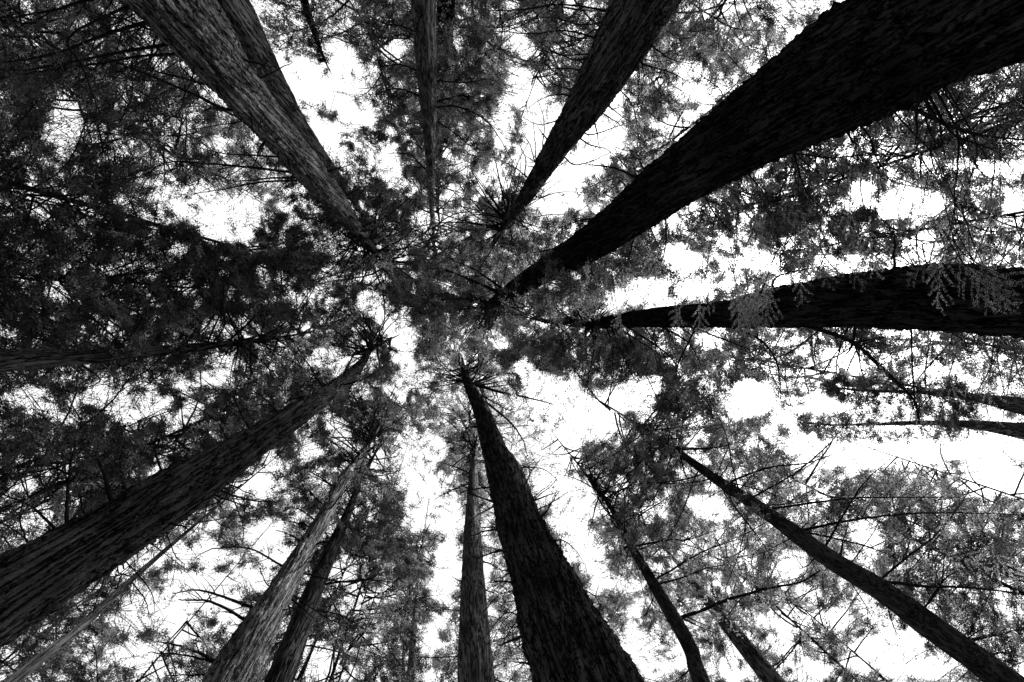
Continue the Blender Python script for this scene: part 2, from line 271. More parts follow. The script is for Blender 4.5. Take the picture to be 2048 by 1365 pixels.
# background trees: a pixel the axis passes through, height above the camera there, width there
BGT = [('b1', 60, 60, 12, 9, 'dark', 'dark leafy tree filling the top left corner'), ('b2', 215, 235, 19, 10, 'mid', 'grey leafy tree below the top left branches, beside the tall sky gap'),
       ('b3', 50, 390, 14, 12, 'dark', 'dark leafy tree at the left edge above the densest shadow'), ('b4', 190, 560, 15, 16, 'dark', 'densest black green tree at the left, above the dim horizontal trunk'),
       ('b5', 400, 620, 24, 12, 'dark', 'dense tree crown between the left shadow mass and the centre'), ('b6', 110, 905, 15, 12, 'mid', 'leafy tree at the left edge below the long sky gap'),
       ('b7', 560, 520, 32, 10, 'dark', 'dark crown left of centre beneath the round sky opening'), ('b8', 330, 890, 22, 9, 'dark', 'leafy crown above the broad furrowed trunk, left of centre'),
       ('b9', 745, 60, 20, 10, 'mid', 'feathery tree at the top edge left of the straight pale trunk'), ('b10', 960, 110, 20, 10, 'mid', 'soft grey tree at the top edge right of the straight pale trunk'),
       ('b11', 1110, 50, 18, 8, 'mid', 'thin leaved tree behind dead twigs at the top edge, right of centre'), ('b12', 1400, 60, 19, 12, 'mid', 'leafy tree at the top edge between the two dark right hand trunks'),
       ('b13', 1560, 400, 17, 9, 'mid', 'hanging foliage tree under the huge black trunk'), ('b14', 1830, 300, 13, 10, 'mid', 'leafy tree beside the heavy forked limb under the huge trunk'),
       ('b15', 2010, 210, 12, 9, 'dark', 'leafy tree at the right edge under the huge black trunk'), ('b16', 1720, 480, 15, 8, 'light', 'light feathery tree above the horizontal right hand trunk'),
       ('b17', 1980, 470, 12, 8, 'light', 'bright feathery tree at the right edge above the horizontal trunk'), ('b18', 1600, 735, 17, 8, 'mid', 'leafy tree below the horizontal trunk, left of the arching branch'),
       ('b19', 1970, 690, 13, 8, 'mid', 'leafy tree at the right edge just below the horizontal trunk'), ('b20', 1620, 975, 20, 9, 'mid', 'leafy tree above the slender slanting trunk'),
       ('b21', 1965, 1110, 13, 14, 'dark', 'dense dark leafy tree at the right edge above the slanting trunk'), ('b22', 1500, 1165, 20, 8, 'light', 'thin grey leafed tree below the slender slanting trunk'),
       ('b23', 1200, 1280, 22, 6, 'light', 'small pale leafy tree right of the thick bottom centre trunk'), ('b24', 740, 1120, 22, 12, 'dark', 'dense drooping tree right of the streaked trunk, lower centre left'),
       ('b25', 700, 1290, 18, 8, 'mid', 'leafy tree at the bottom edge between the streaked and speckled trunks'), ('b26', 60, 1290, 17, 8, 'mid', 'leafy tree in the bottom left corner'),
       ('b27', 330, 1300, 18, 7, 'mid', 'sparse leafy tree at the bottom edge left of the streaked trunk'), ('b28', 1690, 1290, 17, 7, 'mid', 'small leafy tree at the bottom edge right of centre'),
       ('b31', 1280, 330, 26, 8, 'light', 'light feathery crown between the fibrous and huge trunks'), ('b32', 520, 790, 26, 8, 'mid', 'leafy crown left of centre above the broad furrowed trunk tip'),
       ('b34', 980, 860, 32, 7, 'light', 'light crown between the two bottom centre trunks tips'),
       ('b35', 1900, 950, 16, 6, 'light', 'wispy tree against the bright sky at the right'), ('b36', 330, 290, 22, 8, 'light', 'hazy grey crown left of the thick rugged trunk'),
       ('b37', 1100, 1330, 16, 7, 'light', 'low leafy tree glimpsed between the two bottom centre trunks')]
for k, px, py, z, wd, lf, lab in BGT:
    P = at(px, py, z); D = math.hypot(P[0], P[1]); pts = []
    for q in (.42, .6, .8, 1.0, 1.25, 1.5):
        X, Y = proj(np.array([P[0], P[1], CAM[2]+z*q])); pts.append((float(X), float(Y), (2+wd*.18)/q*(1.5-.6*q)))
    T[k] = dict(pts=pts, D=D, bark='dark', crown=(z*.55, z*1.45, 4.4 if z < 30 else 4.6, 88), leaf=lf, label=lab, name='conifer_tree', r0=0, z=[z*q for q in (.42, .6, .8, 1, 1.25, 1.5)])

# ---- axes in space
for k, t in T.items():
    pts = t['pts']; ax3 = []; rad = []
    for i, (px, py, wd) in enumerate(pts):
        r = math.hypot(px-VP[0], py-VP[1]); z = t['z'][i] if 'z' in t else FPX*t['D']/(r+t['r0'])
        if 'z' in t: P = at(px, py, z)
        else: P = at(px, py, z)
        d = np.array([-P[1], P[0], 0]); d /= np.linalg.norm(d)+1e-9
        a, b = proj(P+d*.5), proj(P-d*.5); kk = math.hypot(a[0]-b[0], a[1]-b[1])
        ax3.append(P); rad.append(.5*wd/kk)
    ax3 = np.array(ax3); rad = np.array(rad)
    # down to the ground, widening a little
    base = ax3[0].copy(); lean = (ax3[1]-ax3[0])/(ax3[1][2]-ax3[0][2])
    base = ax3[0]-lean*.5*(ax3[0][2]); base[2] = -.3
    mid = ax3[0]*.55+base*.45
    ax3 = np.vstack([base, mid, ax3]); rad = np.concatenate([[rad[0]*1.15, rad[0]*1.02], rad])
    # up to a thin tip
    tip = ax3[-1]+np.array([0, 0, 1.2 if k in ('Q', 'P', 'P2') else max(4.0, .45*ax3[-1][2])]); ax3 = np.vstack([ax3, tip]); rad = np.append(rad, max(.012, rad[-1]*.25))
    t['ax'] = spline(np.column_stack([ax3, rad]), 14); t['base'] = np.array([base[0], base[1], 0.0])
    t['top'] = ax3[-1][2]
def axis_at(t, z):
    A = t['ax']; return np.array([np.interp(z, A[:, 2], A[:, i]) for i in (0, 1)] + [z]), np.interp(z, A[:, 2], A[:, 3])
def axis_near(t, px, py):
    A = t['ax']; A = A[A[:, 2] > CAM[2]+.8]; X, Y = proj(A[:, :3]); i = np.argmin((X-px)**2+(Y-py)**2); return A[i]

# ---- trunks
FRONT = ['A', 'A2', 'B', 'C', 'D', 'E', 'F', 'G', 'H', 'I', 'K', 'L', 'N', 'O']
def build_trunk(k, t, root):
    A = t['ax']; big = t['pts'][0][2] > 80 and k in FRONT
    ns = 150 if big else (56 if k in FRONT else 18); nr = 620 if big else (260 if k in FRONT else 60)
    z0, z1 = A[0, 2], A[-1, 2]
    zz = np.exp(np.linspace(math.log(1.2), math.log(z1-z0+1.2), nr))-1.2+z0; zz[0] = z0; zz[-1] = z1
    x = np.interp(zz, A[:, 2], A[:, 0]); y = np.interp(zz, A[:, 2], A[:, 1]); r = np.interp(zz, A[:, 2], A[:, 3])
    th = np.linspace(0, 2*PI, ns, endpoint=False); sd_ = (abs(hash_(k)) % 97)*1.7
    TH, ZZ = np.meshgrid(th/(2*PI), zz)
    per = 26 if big else 14
    tw = .03*np.sin(ZZ*.35+sd_)
    fine = vnoise((TH+tw)*per, ZZ*1.3+sd_, per); fine2 = vnoise((TH+tw)*per*2, ZZ*3.1+sd_, per*2); lump = vnoise(TH*5, ZZ*.55+sd_, 5); l2 = vnoise(TH*9, ZZ*1.9+sd_, 9)
    ridg = 1-np.abs(fine*2-1)
    amp = .13 if big else .08
    ridg = np.sqrt(np.clip(ridg, 0, 1)); crk = 1-np.abs(vnoise((TH+tw)*per*1.0, ZZ*4.5+3*sd_, per)*2-1)
    dr = amp*(ridg-.72)+.07*(fine2-.5)+.09*(lump-.5)+.06*(l2-.5)+.05*(np.sqrt(crk)-.7)+.09*(rng.random(TH.shape)**5-.17)*(1 if big else .6)
    flare = np.clip(1.5-ZZ, 0, 2)*.12*(1+.8*np.cos(TH*2*PI*5+sd_))
    RR = r[:, None]*(1+dr+flare)
    V = np.stack([x[:, None]+RR*np.cos(th), y[:, None]+RR*np.sin(th), np.broadcast_to(zz[:, None], RR.shape)], -1).reshape(-1, 3)-t['base']
    i = np.arange(nr-1)[:, None]*ns; j = np.arange(ns)[None, :]; j2 = (j+1) % ns
    F = np.stack([i+j, i+j2, i+ns+j2, i+ns+j], -1).reshape(-1, 4)
    link('trunk', make_mesh('trunk', V, [F], [BARK[t['bark']]]), root)
def hash_(s): return sum(ord(c)*(7+i*31) for i, c in enumerate(s))

# ---- traced bare branches: tree, start width px, points
BR = [tuple(b.split(':')) for b in """
A:7:300,42;215,68;120,105;0,128|A:6:344,86;240,105;172,119;69,138;-20,141|A:5:352,107;280,113;200,128;100,140;0,158|A:4:430,172;360,155;290,138;235,125|A:6:455,220;390,190;320,160;240,128;160,95
A:4:310,60;250,40;200,30;140,5|A:7:285,-15;180,0;90,25;-20,40|A:4:315,70;300,120;283,170|A:4:240,20;138,76;165,134;191,206;189,238;179,255|A:5:510,260;470,232;420,212|A:4:580,315;520,312;450,308;395,295
A:5:590,345;500,335;420,328;335,325;290,352|A:4:605,360;520,365;450,378;385,388|A:4:620,355;540,357;470,362;420,345|A:3:360,130;420,190;440,240|A:3:500,240;440,250;370,262
C:4:1185,75;1130,62;1060,68;980,62|C:4:1200,20;1120,10;1040,20;970,22|C:3:1160,140;1110,138;1060,145|C:3:1190,60;1150,90;1110,100;1060,130|C:3:1130,190;1090,195;1050,220|C:3:1055,355;1020,330;975,310
C:3:1050,350;1052,320;1040,290;1045,265|C:3:1070,325;1060,290;1045,265|C:3:1072,320;1070,280;1064,225|C:3:1085,300;1088,240;1070,190|C:3:1210,230;1240,250;1262,275|C:3:1180,270;1230,255;1270,240
C:3:1150,330;1190,320;1230,300|C:3:1080,395;1120,385;1180,385|C:3:1275,130;1278,180;1275,230|C:3:1240,180;1265,210;1275,255|C:4:1290,130;1340,145;1380,165|C:3:1140,180;1095,160;1050,100|C:3:1200,110;1150,120;1085,90;1040,50
C:3:1215,45;1160,50;1100,35;1040,45|C:3:1175,110;1120,110;1055,90|C:3:1120,240;1080,250;1045,235|C:3:1180,290;1215,300;1250,330|C:4:1300,90;1345,120;1400,130|C:2:1240,150;1180,190;1130,220|C:2:1260,60;1225,110;1215,150
D:6:1290,365;1230,337;1177,330|D:11:1770,190;1830,218;1900,252;1960,270;2060,282|D:7:1880,245;1960,225;2060,190|D:5:1900,262;1960,290;2010,310|D:4:1790,225;1830,270;1865,310;1890,365|D:5:1700,230;1740,275;1765,335;1850,380
D:4:1570,300;1660,316;1720,312;1830,315|D:4:1585,300;1605,365;1625,400;1690,460|D:3:1600,315;1640,350;1660,380|D:4:1912,258;1915,330;1908,400;1915,470|D:3:1950,280;1945,340;1938,370|D:4:1860,120;1905,210;1920,190|D:4:1180,478;1100,500;1050,508
D:4:1190,465;1140,480;1090,505|D:4:1215,440;1165,440;1130,452|D:4:1270,455;1255,520;1220,570|D:4:1330,430;1330,500;1310,560|D:4:1400,370;1430,430;1480,480|D:4:1480,330;1530,390;1560,460|D:7:1010,590;940,560;890,540;850,538|D:5:1015,585;950,540;905,520;870,490
D:5:975,605;920,598;865,600|D:3:1700,70;1650,40;1600,50|D:4:1450,240;1445,215;1440,180;1400,150|D:2:1430,360;1500,300;1560,240|D:2:1180,500;1280,430;1380,390
E:10:1600,645;1700,682;1752,725;1800,770;1830,805;1840,850|E:6:1440,645;1520,680;1555,730;1562,800|E:5:1360,645;1450,680;1500,700|E:5:1310,645;1380,690;1410,750|E:5:1245,648;1310,690;1345,720;1360,755|E:5:1220,648;1290,690;1340,725
E:4:1210,648;1225,700;1222,760|E:4:1183,650;1187,700;1180,740;1167,790|E:4:1225,660;1255,730;1272,765|E:3:1830,805;1855,795;1880,785|E:3:1880,650;1925,680;1940,715|E:4:1650,650;1600,690;1570,710|E:3:1700,650;1680,690;1690,740|E:3:1330,648;1310,700;1330,780
E:6:1560,600;1545,565;1580,545;1680,530|E:4:1810,560;1900,520;1960,500|E:5:1400,640;1360,720;1350,760
F:9:1060,1265;1030,1279;997,1291|F:7:1075,1330;1050,1326;1027,1324|F:5:1030,1163;1000,1163;978,1165|F:6:1015,1100;985,1106;952,1119|F:5:1005,1055;980,1055;960,1055|F:5:1005,1058;970,1063;938,1074|F:5:990,1003;960,995;935,986|F:4:980,975;950,978;925,984
F:7:945,768;1000,785;1050,795;1105,808|F:4:955,788;1000,812;1030,828|F:5:965,800;1020,845;1045,880;1055,915|F:4:970,852;940,855;915,855|F:4:960,830;930,842;900,838|F:3:1030,1180;1005,1187;985,1180|F:3:1040,1215;1010,1240;990,1270|F:3:1045,1230;1015,1270;985,1330
F:3:1035,1200;1010,1205;990,1200|F:3:1120,1080;1150,1100;1170,1130|F:3:1165,1180;1195,1200;1205,1230|F:3:1025,1140;1000,1140;975,1125|F:3:1050,935;1090,940;1120,965|F:4:1060,1250;1015,1225;970,1275
G:3:920,1313;880,1315;833,1316|G:4:940,967;905,980;868,1000|G:3:940,947;905,932;873,924|G:3:935,1225;900,1220;870,1222|G:3:960,1180;985,1185;1000,1200|G:3:960,1230;990,1235;1010,1250|G:3:948,960;975,985;985,1003
H:6:520,1222;448,1195;396,1181;344,1188|H:6:500,1246;430,1207;390,1201;355,1200|H:7:440,1330;379,1298;315,1284|H:5:440,1328;362,1310;296,1305|H:4:560,1130;499,1098;430,1098;386,1117|H:4:610,1088;580,1070;551,1060|H:4:635,1060;590,1045;551,1040
H:4:500,1250;470,1230;450,1225|H:4:560,1180;535,1170;520,1140|H:3:540,1200;515,1190;500,1170|H:3:580,1150;545,1160;510,1165|H:4:640,1050;600,1020;570,1015|H:4:655,1020;620,985;590,975|H:4:680,985;640,955;610,940|H:4:620,1150;700,1165;760,1150|H:3:600,1200;660,1240;700,1250
H2:4:600,1290;660,1300;720,1320|H2:4:620,1220;680,1230;730,1260|H2:5:640,1170;720,1160;790,1165|H:5:460,1345;400,1350;330,1352|H2:3:650,1130;700,1145;740,1170
I:6:120,1070;60,1012;-10,985|I:8:135,1060;135,980;150,880|I:9:225,1010;205,940;185,900|I:6:250,980;240,930;250,880|I:5:330,960;310,900;320,850|I:4:60,1100;40,1040;50,980|I:5:440,980;500,1000;560,1005|I:4:430,990;480,1010;500,1040|I:3:330,1060;350,1110;370,1130
I:4:560,830;520,790;480,770|I:4:460,890;430,840;370,800|I:4:640,765;610,720;580,700|I:3:290,1080;320,1100;375,1142|I:3:240,1110;300,1180;310,1230|I:4:500,860;470,800;480,760
K:8:1775,1165;1850,1173;1930,1175;2060,1190|K:5:1761,1160;1820,1110;1864,1077;1905,1030;1940,981|K:6:1600,1062;1680,1045;1761,1033;1864,1026;2060,1030|K:5:1650,1095;1685,1033;1727,967;1782,916|K:5:1545,1018;1692,998;1796,995;1920,995
K:5:1610,1065;1680,1080;1727,1091;1802,1119|K:9:1935,1283;2000,1268;2060,1255|K:4:1640,1100;1610,1135;1589,1108|K:4:1505,995;1589,947;1651,895;1675,870;1710,825|K:5:1470,960;1540,935;1617,926;1692,898|K:3:1470,970;1448,978;1400,1005|K:4:1850,1215;1900,1150;1990,1120|K:3:1700,1130;1740,1075;1750,1060
K:3:1770,1195;1790,1260;1810,1280|K:3:1680,1130;1730,1210;1770,1280|K:3:1880,1173;1890,1110;1905,1080
L:8:1340,1242;1400,1222;1451,1201;1537,1177;1600,1165;1640,1140|L:5:1305,1170;1350,1160;1417,1136;1458,1129|L:5:1300,1165;1360,1130;1417,1098;1486,1077|L:5:1255,1095;1334,1081;1379,1079;1430,1060|L:4:1238,1050;1280,1025;1324,998|L:4:1225,1030;1240,980;1290,930
L:3:1350,1250;1380,1290;1440,1300|L:3:1310,1190;1290,1230;1270,1240|L:3:1280,1140;1330,1148;1370,1148|L:3:1205,1000;1220,950;1245,900
M:4:1520,1345;1558,1325;1596,1286;1651,1284|M:3:1540,1350;1596,1286;1603,1246;1648,1205|M:3:1450,1240;1480,1200;1500,1190
B:4:852,200;800,178;740,190|B:4:868,205;930,192;980,210|B:4:868,215;920,215;980,250;1030,330|B:3:855,345;820,310;775,307|B:3:858,350;835,325;790,312|B:4:866,240;900,260;950,300|B:4:850,150;800,130;760,135
B:3:868,372;900,380;940,410|B:3:862,400;820,400;770,402|B:4:845,70;790,50;740,60|B:4:855,160;930,165;1000,155
N:3:230,1190;245,1150;280,1120|N:3:180,1240;200,1180;215,1140|N:3:260,1160;290,1200;300,1240|J:5:220,713;270,660;300,600|J:4:150,720;200,760;160,780|J:4:330,703;280,750;180,775|J:5:260,705;200,650;100,570|J:4:300,704;360,690;420,690
J:4:420,694;450,640;400,590|J:4:480,686;520,720;560,760|b1:5:0,0;60,40;110,20|b24:4:740,1120;690,1100;660,1060|b15:4:2010,210;1960,240;1920,300|b35:3:1900,950;1880,900;1895,860|b20:4:1640,920;1665,880;1660,845|P:3:1860,786;1840,800;1700,700|b35:3:1870,960;1800,900;1720,870
""".replace('\n', '|').split('|') if b]
# ---- rings of spokes near the top of a trunk: tree, x, y, number, px lengths, angle range (deg, image, 0 = right, 90 = down)
WH = [('C', 1008, 448, 50, 80, 185, 110, 330), ('C', 1020, 430, 12, 40, 110, -60, 80), ('F', 932, 757, 44, 50, 125, 150, 380), ('F', 940, 775, 10, 40, 90, -30, 60), ('D', 975, 612, 40, 70, 165, 95, 215), ('D', 1010, 590, 14, 60, 130, 40, 120),
      ('E', 1188, 649, 30, 40, 100, 20, 340), ('I', 742, 695, 34, 60, 130, 190, 300), ('I', 735, 712, 14, 50, 100, 100, 200), ('H', 740, 880, 30, 50, 130, 200, 335), ('H', 712, 925, 12, 60, 110, 180, 260), ('G', 949, 895, 28, 40, 95, 110, 300),
      ('G', 949, 905, 12, 40, 95, 300, 390), ('B', 867, 470, 16, 30, 90, 200, 420), ('B', 866, 455, 10, 30, 80, 60, 150), ('L', 1200, 985, 10, 40, 100, 180, 340), ('K', 1370, 890, 12, 60, 120, 170, 320), ('A', 745, 462, 16, 50, 120, 0, 360), ('J', 480, 686, 12, 60, 120, 0, 360)]

def side_twigs(P, r, n, ln, lines):
    """short twigs off a branch"""
    m = len(P)
    for _ in range(n):
        i = random.randint(max(1, m//4), m-2); T_ = P[i+1]-P[i-1]; T_ /= np.linalg.norm(T_)+1e-9
        sgn = random.choice((-1, 1)); N_ = np.cross(T_, [0, 0, 1]); d = T_*random.uniform(.4, 1.)+N_*sgn*random.uniform(.5, 1.)+np.array([0, 0, random.uniform(-.25, .3)]); d /= np.linalg.norm(d)
        L_ = ln*random.uniform(.4, 1.2); s = np.linspace(0, 1, 5)[:, None]
        Q = P[i]+d*s*L_+np.array([0, 0, -1])*s**2*L_*random.uniform(0, .25)+T_*s**2*L_*.25
        lines.append((Q, np.linspace(max(.003, r[i]*.5), .0022, 5)))
def branch_obj(lines, root, base, ns=5, name='branch', mat=None):
    V, F = tubes(lines, ns); return link(name, make_mesh(name, V-base, [F], [mat or TWIG]), root)

# ---- foliage candidates for every tree
roots = {}; cand = []
for k, t in T.items():
    roots[k] = thing(t['name'], t['label'], 'tree', t['base'], 'tall conifers ringing the clearing' if t['name'] == 'redwood_tree' else 'leafy conifers behind the trunks')
    build_trunk(k, t, roots[k])
live = {k: [] for k in T}
def add_live(k, P, r, dens=1.0, reach=.42, s0=.22):
    """sprig positions on secondary twigs along a limb"""
    L_ = np.linalg.norm(np.diff(P, axis=0), axis=1).sum(); nt = max(6, int(L_/.15*dens)); m = len(P)
    s = s0+(1-s0)*rng.random(nt)**.85; f = s*(m-1); i = np.minimum(f.astype(int), m-2); fr = (f-i)[:, None]
    O = P[i]*(1-fr)+P[i+1]*fr; Tn = P[i+1]-P[i]; Tn /= np.linalg.norm(Tn, axis=1)[:, None]
    N_ = np.cross(Tn, [0, 0, 1.]); N_ /= np.linalg.norm(N_, axis=1)[:, None]+1e-6
    sg = rng.choice([-1, 1], nt)[:, None]; d = Tn*rng.uniform(.35, .9, (nt, 1))+N_*sg*rng.uniform(.6, 1., (nt, 1))+np.c_[np.zeros((nt, 2)), rng.uniform(-.35, .2, nt)]
    d /= np.linalg.norm(d, axis=1)[:, None]
    l2 = (.3+reach*(1-s)*min(L_, 4.5))*rng.uniform(.6, 1.15, nt)
    ng = 12; u = (np.arange(ng)+.6)/ng
    Q = O[:, None]+d[:, None]*(u[None, :, None]*l2[:, None, None]); Q[:, :, 2] -= (u[None]**2*l2[:, None]*.22)
    dd = d[:, None]+rng.normal(0, .45, (nt, ng, 3)); tid = np.repeat(np.arange(nt), ng)
    return O, d, l2, Q.reshape(-1, 3), dd.reshape(-1, 3), tid
UP = {}
for k_, x_, y_, *_r in WH: UP[k_] = max(UP.get(k_, 0), axis_near(T[k_], x_, y_)[2])
tw_O, tw_d, tw_l, SP, SD, SK, ST = [], [], [], [], [], [], []; toff = 0; tree_of_twig = []
keys = list(T)
for ki, k in enumerate(keys):
    t = T[k]; zl, zh, Rm, nb = t['crown']; zl += CAM[2]; zh = min(zh+CAM[2], t['top']-.3)
    if zl > zh-3: zl = zh*.6
    nb = min(int(nb*1.25), 110); zw = UP.get(k, 0); zlist = list(zl+(zh-zl)*(np.arange(nb)+.5)/nb)
    if zw: zlist += list(np.linspace(zw*1.0, min(zw*1.4, t['top']-.5), 60)); nb = len(zlist)
    ph = random.random()*6
    for b in range(nb):
        z = min(zlist[b]+random.uniform(-.15, .15), t['top']-.3); q = (z-zl)/max(zh-zl, 1) if b < nb-(60 if zw else 0) else random.uniform(.3, .7)
        O, r = axis_at(t, z); ph += 2.4+random.uniform(-.5, .5)
        prof = min(1.0, .45+2.2*q)*min(1.0, 2.0*(1-q)+.22)
        L_ = Rm*prof*random.uniform(.7, 1.15)
        s = np.linspace(0, 1, 9); dirh = np.array([math.cos(ph), math.sin(ph), 0]); sid = np.array([-dirh[1], dirh[0], 0])
        rise = random.uniform(.0, .35); droop = random.uniform(.15, .5); wob = random.uniform(-.1, .1)
        P = O+dirh*(s*L_)[:, None]+sid*((s**2*wob+.03*np.sin(s*7+ph))*L_)[:, None]; P[:, 2] += (rise*s-droop*s**2)*L_
        rr = np.linspace(min(.026, .005*L_+.006), .003, 9)
        live[k].append((P, rr))
        O2, d2, l2, Q, dd, tid = add_live(k, P, rr)
        tw_O.append(O2); tw_d.append(d2); tw_l.append(l2); SP.append(Q); SD.append(dd); ST.append(tid+toff); toff += len(O2)
        SK.append(np.full(len(Q), ki)); tree_of_twig.append(np.full(len(O2), ki))
# traced and whorl branches
traced = {k: [] for k in T}; bare_px = []
for k, wd, ps in BR:
    t = T[k]; wd = float(wd); pp = [tuple(map(float, p.split(','))) for p in ps.split(';')]
    A = axis_near(t, *pp[0]); X, Y = proj(A[:3]); z = A[2]-CAM[2]
    st = at(pp[0][0], pp[0][1], z); far = np.hypot(st[0]-A[0], st[1]-A[1])
    zs = z*(1+np.linspace(0, random.uniform(-.04, .1), len(pp)))
    P3 = [at(x, y, zz) for (x, y), zz in zip(pp, zs)]
    if k[0] != 'b' and far < 2.2*A[3]: P3 = [A[:3]*.6+P3[0]*.4]+P3          # rooted inside the trunk
    elif far > A[3]: P3 = [A[:3]]+P3
    P = spline(P3, 7); n = len(P); P += rng.normal(0, .006*z/10, P.shape)*np.linspace(0, 1, n)[:, None]
    r0_ = .5*wd*1.3*z/FPX; r = r0_*np.linspace(1, .22, n)**.9
    lines = [(P, r)]; L_ = np.linalg.norm(np.diff(P, axis=0), axis=1).sum(); bare_px.append((k, spline(P, 2), wd))
    side_twigs(P, r, int(3+L_*2.2), .18*L_+.1, lines); traced[k].append(lines)
    if L_ > .8 and wd > 3:
        O2, d2, l2, Q, dd, tid = add_live(k, P, r, .9, .25, .3)
        ki = keys.index(k); tw_O.append(O2); tw_d.append(d2); tw_l.append(l2); SP.append(Q); SD.append(dd); ST.append(tid+toff); toff += len(O2)
        SK.append(np.full(len(Q), ki)); tree_of_twig.append(np.full(len(O2), ki))
for k, x, y, n_, l0, l1, a0, a1 in WH:
    t = T[k]
    for q in range(int(n_*.85)):
        A = axis_near(t, x+random.uniform(-1, 1)*5, y+random.uniform(-1, 1)*22); z = A[2]-CAM[2]; z *= random.uniform(.96, 1.06)
        X, Y = proj(A[:3]); an = R_(random.uniform(a0, a1)); l = random.uniform(l0, l1)*random.uniform(.6, 1.2); cv = random.uniform(-.5, .5)
        pp = [(X+math.cos(an+cv*s)*l*s, Y+math.sin(an+cv*s)*l*s) for s in (.0, .35, .7, 1.)]
        P = spline([at(a, b, z*(1+.10*s)) for (a, b), s in zip(pp, (0, .35, .7, 1))], 4)
        r = np.linspace(random.uniform(2.2, 4.4)*.5*z/FPX, 1.3*.5*z/FPX, len(P)); lines = [(P, r)]
        L_ = l*z/FPX; side_twigs(P, r, int(L_*2), .15*L_, lines); traced[k].append(lines)
for k, n_ in (('A', 14), ('B', 10), ('C', 26), ('D', 16), ('E', 12), ('F', 30), ('G', 18), ('H', 22), ('I', 18), ('K', 10), ('L', 8)):
    t = T[k]; z0_ = t['pts'] and FPX*t['D']/(math.hypot(t['pts'][0][0]-VP[0], t['pts'][0][1]-VP[1])+t['r0'])+CAM[2]
    for q in range(n_):                          # broken dead stubs up the bare trunk
        z = z0_*(UP.get(k, 20)/z0_)**random.random(); O, r = axis_at(t, z); a = random.uniform(0, 2*PI); L_ = random.uniform(.12, .55)*(1+z/25); d = np.array([math.cos(a), math.sin(a), random.uniform(-.2, .35)])
        P = O+d*(np.linspace(.85*r, r+L_, 6))[:, None]; P += rng.normal(0, .012, P.shape); P[:, 2] -= np.linspace(0, 1, 6)**2*L_*random.uniform(-.1, .3)
        rr = np.linspace(random.uniform(.008, .02)*(1+z/30), .005, 6); lines = [(P, rr)]; side_twigs(P, rr, random.randint(0, 3), L_*.5, lines)
        if len(traced[k]) < 98: traced[k].append(lines)
tw_O = np.vstack(tw_O); tw_d = np.vstack(tw_d); tw_l = np.concatenate(tw_l); SP = np.vstack(SP); SD = np.vstack(SD); SK = np.concatenate(SK); ST = np.concatenate(ST); tw_k = np.concatenate(tree_of_twig)

# ---- thin the candidates to the canopy cover
X, Y = proj(SP); hz = SP[:, 2]-CAM[2]
keep = (hz > 2.5) & (X > -420) & (X < W+420) & (Y > -420) & (Y < H+420)
scale = .086*np.clip(hz/20, .3, 3)**.72                    # leaflet length
NL = 10; areaA = NL*(scale**2*.66*.2)*.6*(FPX/np.maximum(hz, 1))**2
CS = 16; gx = ((X+448)//CS).astype(int); gy = ((Y+448)//CS).astype(int); GW, GH = int((W+900)//CS)+1, int((H+900)//CS)+1
gx = np.clip(gx, 0, GW-1); gy = np.clip(gy, 0, GH-1)
S = np.zeros((GH, GW)); np.add.at(S, (gy[keep], gx[keep]), areaA[keep]); S /= CS*CS
S2 = (S+np.roll(S, 1, 0)+np.roll(S, -1, 0)+np.roll(S, 1, 1)+np.roll(S, -1, 1))/5
tau = want_tau(X, Y)
outside = (X < -40) | (X > W+40) | (Y < -40) | (Y > H+40); tau = np.where(outside, np.minimum(tau, .6), tau)
prob = tau/np.maximum(S2[gy, gx], .05)
# keep the bare bark of the front trunks free
for k in FRONT:
    t = T[k]; A = t['ax']; A = A[A[:, 2] > CAM[2]+1.0]; ax_, ay_ = proj(A[:, :3])
    pts = np.array(t['pts'])
    lim = {'I': 640, 'D': 1085, 'A': 700}.get(k)
    for i in range(len(pts)-1):
        a, b = pts[i], pts[i+1]
        if a[2] < 34 or (k == 'I' and a[0] > 560): continue
        if k == 'D' and a[0] < 1200: continue
        d = b[:2]-a[:2]; L2 = (d**2).sum(); u = np.clip(((X-a[0])*d[0]+(Y-a[1])*d[1])/L2, 0, 1)
        dist = np.hypot(X-a[0]-u*d[0], Y-a[1]-u*d[1]); wdt = a[2]+(b[2]-a[2])*u
        zt = T[k]['D']*FPX/(np.hypot(a[0]+u*d[0]-VP[0], a[1]+u*d[1]-VP[1])+T[k]['r0'])
        inn = (dist < wdt*.5+2) & (hz < zt*1.25)
        prob = np.where(inn & (dist < wdt*.47), 0, np.where(inn, prob*.3, prob))
for k, x, y, n_, l0, l1, a0, a1 in WH:          # nothing green grows below the rings of dead spokes
    z = axis_near(T[k], x, y)[2]-CAM[2]; e = np.hypot(X-x, Y-y)/(l1*.95)
    prob = np.where((e < 1) & (hz < z*.97), prob*np.clip((e-.2)*1.8, .15, 1), prob)
for k, P, wd in bare_px:
    bx, by = proj(P); z = P[:, 2].mean()-CAM[2]
    near = (X > bx.min()-12) & (X < bx.max()+12) & (Y > by.min()-12) & (Y < by.max()+12) & (hz < z)
    ii = np.where(near)[0]
    if len(ii):
        dd_ = np.min(np.hypot(X[ii][:, None]-bx[None], Y[ii][:, None]-by[None]), axis=1); prob[ii] = np.where(dd_ < wd*.5+5, prob[ii]*.12, prob[ii])
for kk_, tt_ in (('P', .8), ('P2', .6), ('Q', .5)):
    m_ = SK == keys.index(kk_); prob = np.where(m_ & keep, tt_*.5, prob)
utw = rng.random(toff); us = rng.random(len(SP))
uu = utw[ST]*.7+us*.3                                     # decided mostly per twig, so that sprays stay whole
uu = np.clip((uu-.5)*1.2+.5, 0, 1)
ok = keep & (uu < prob)
twok = np.zeros(toff, int); np.add.at(twok, ST[ok], 1)

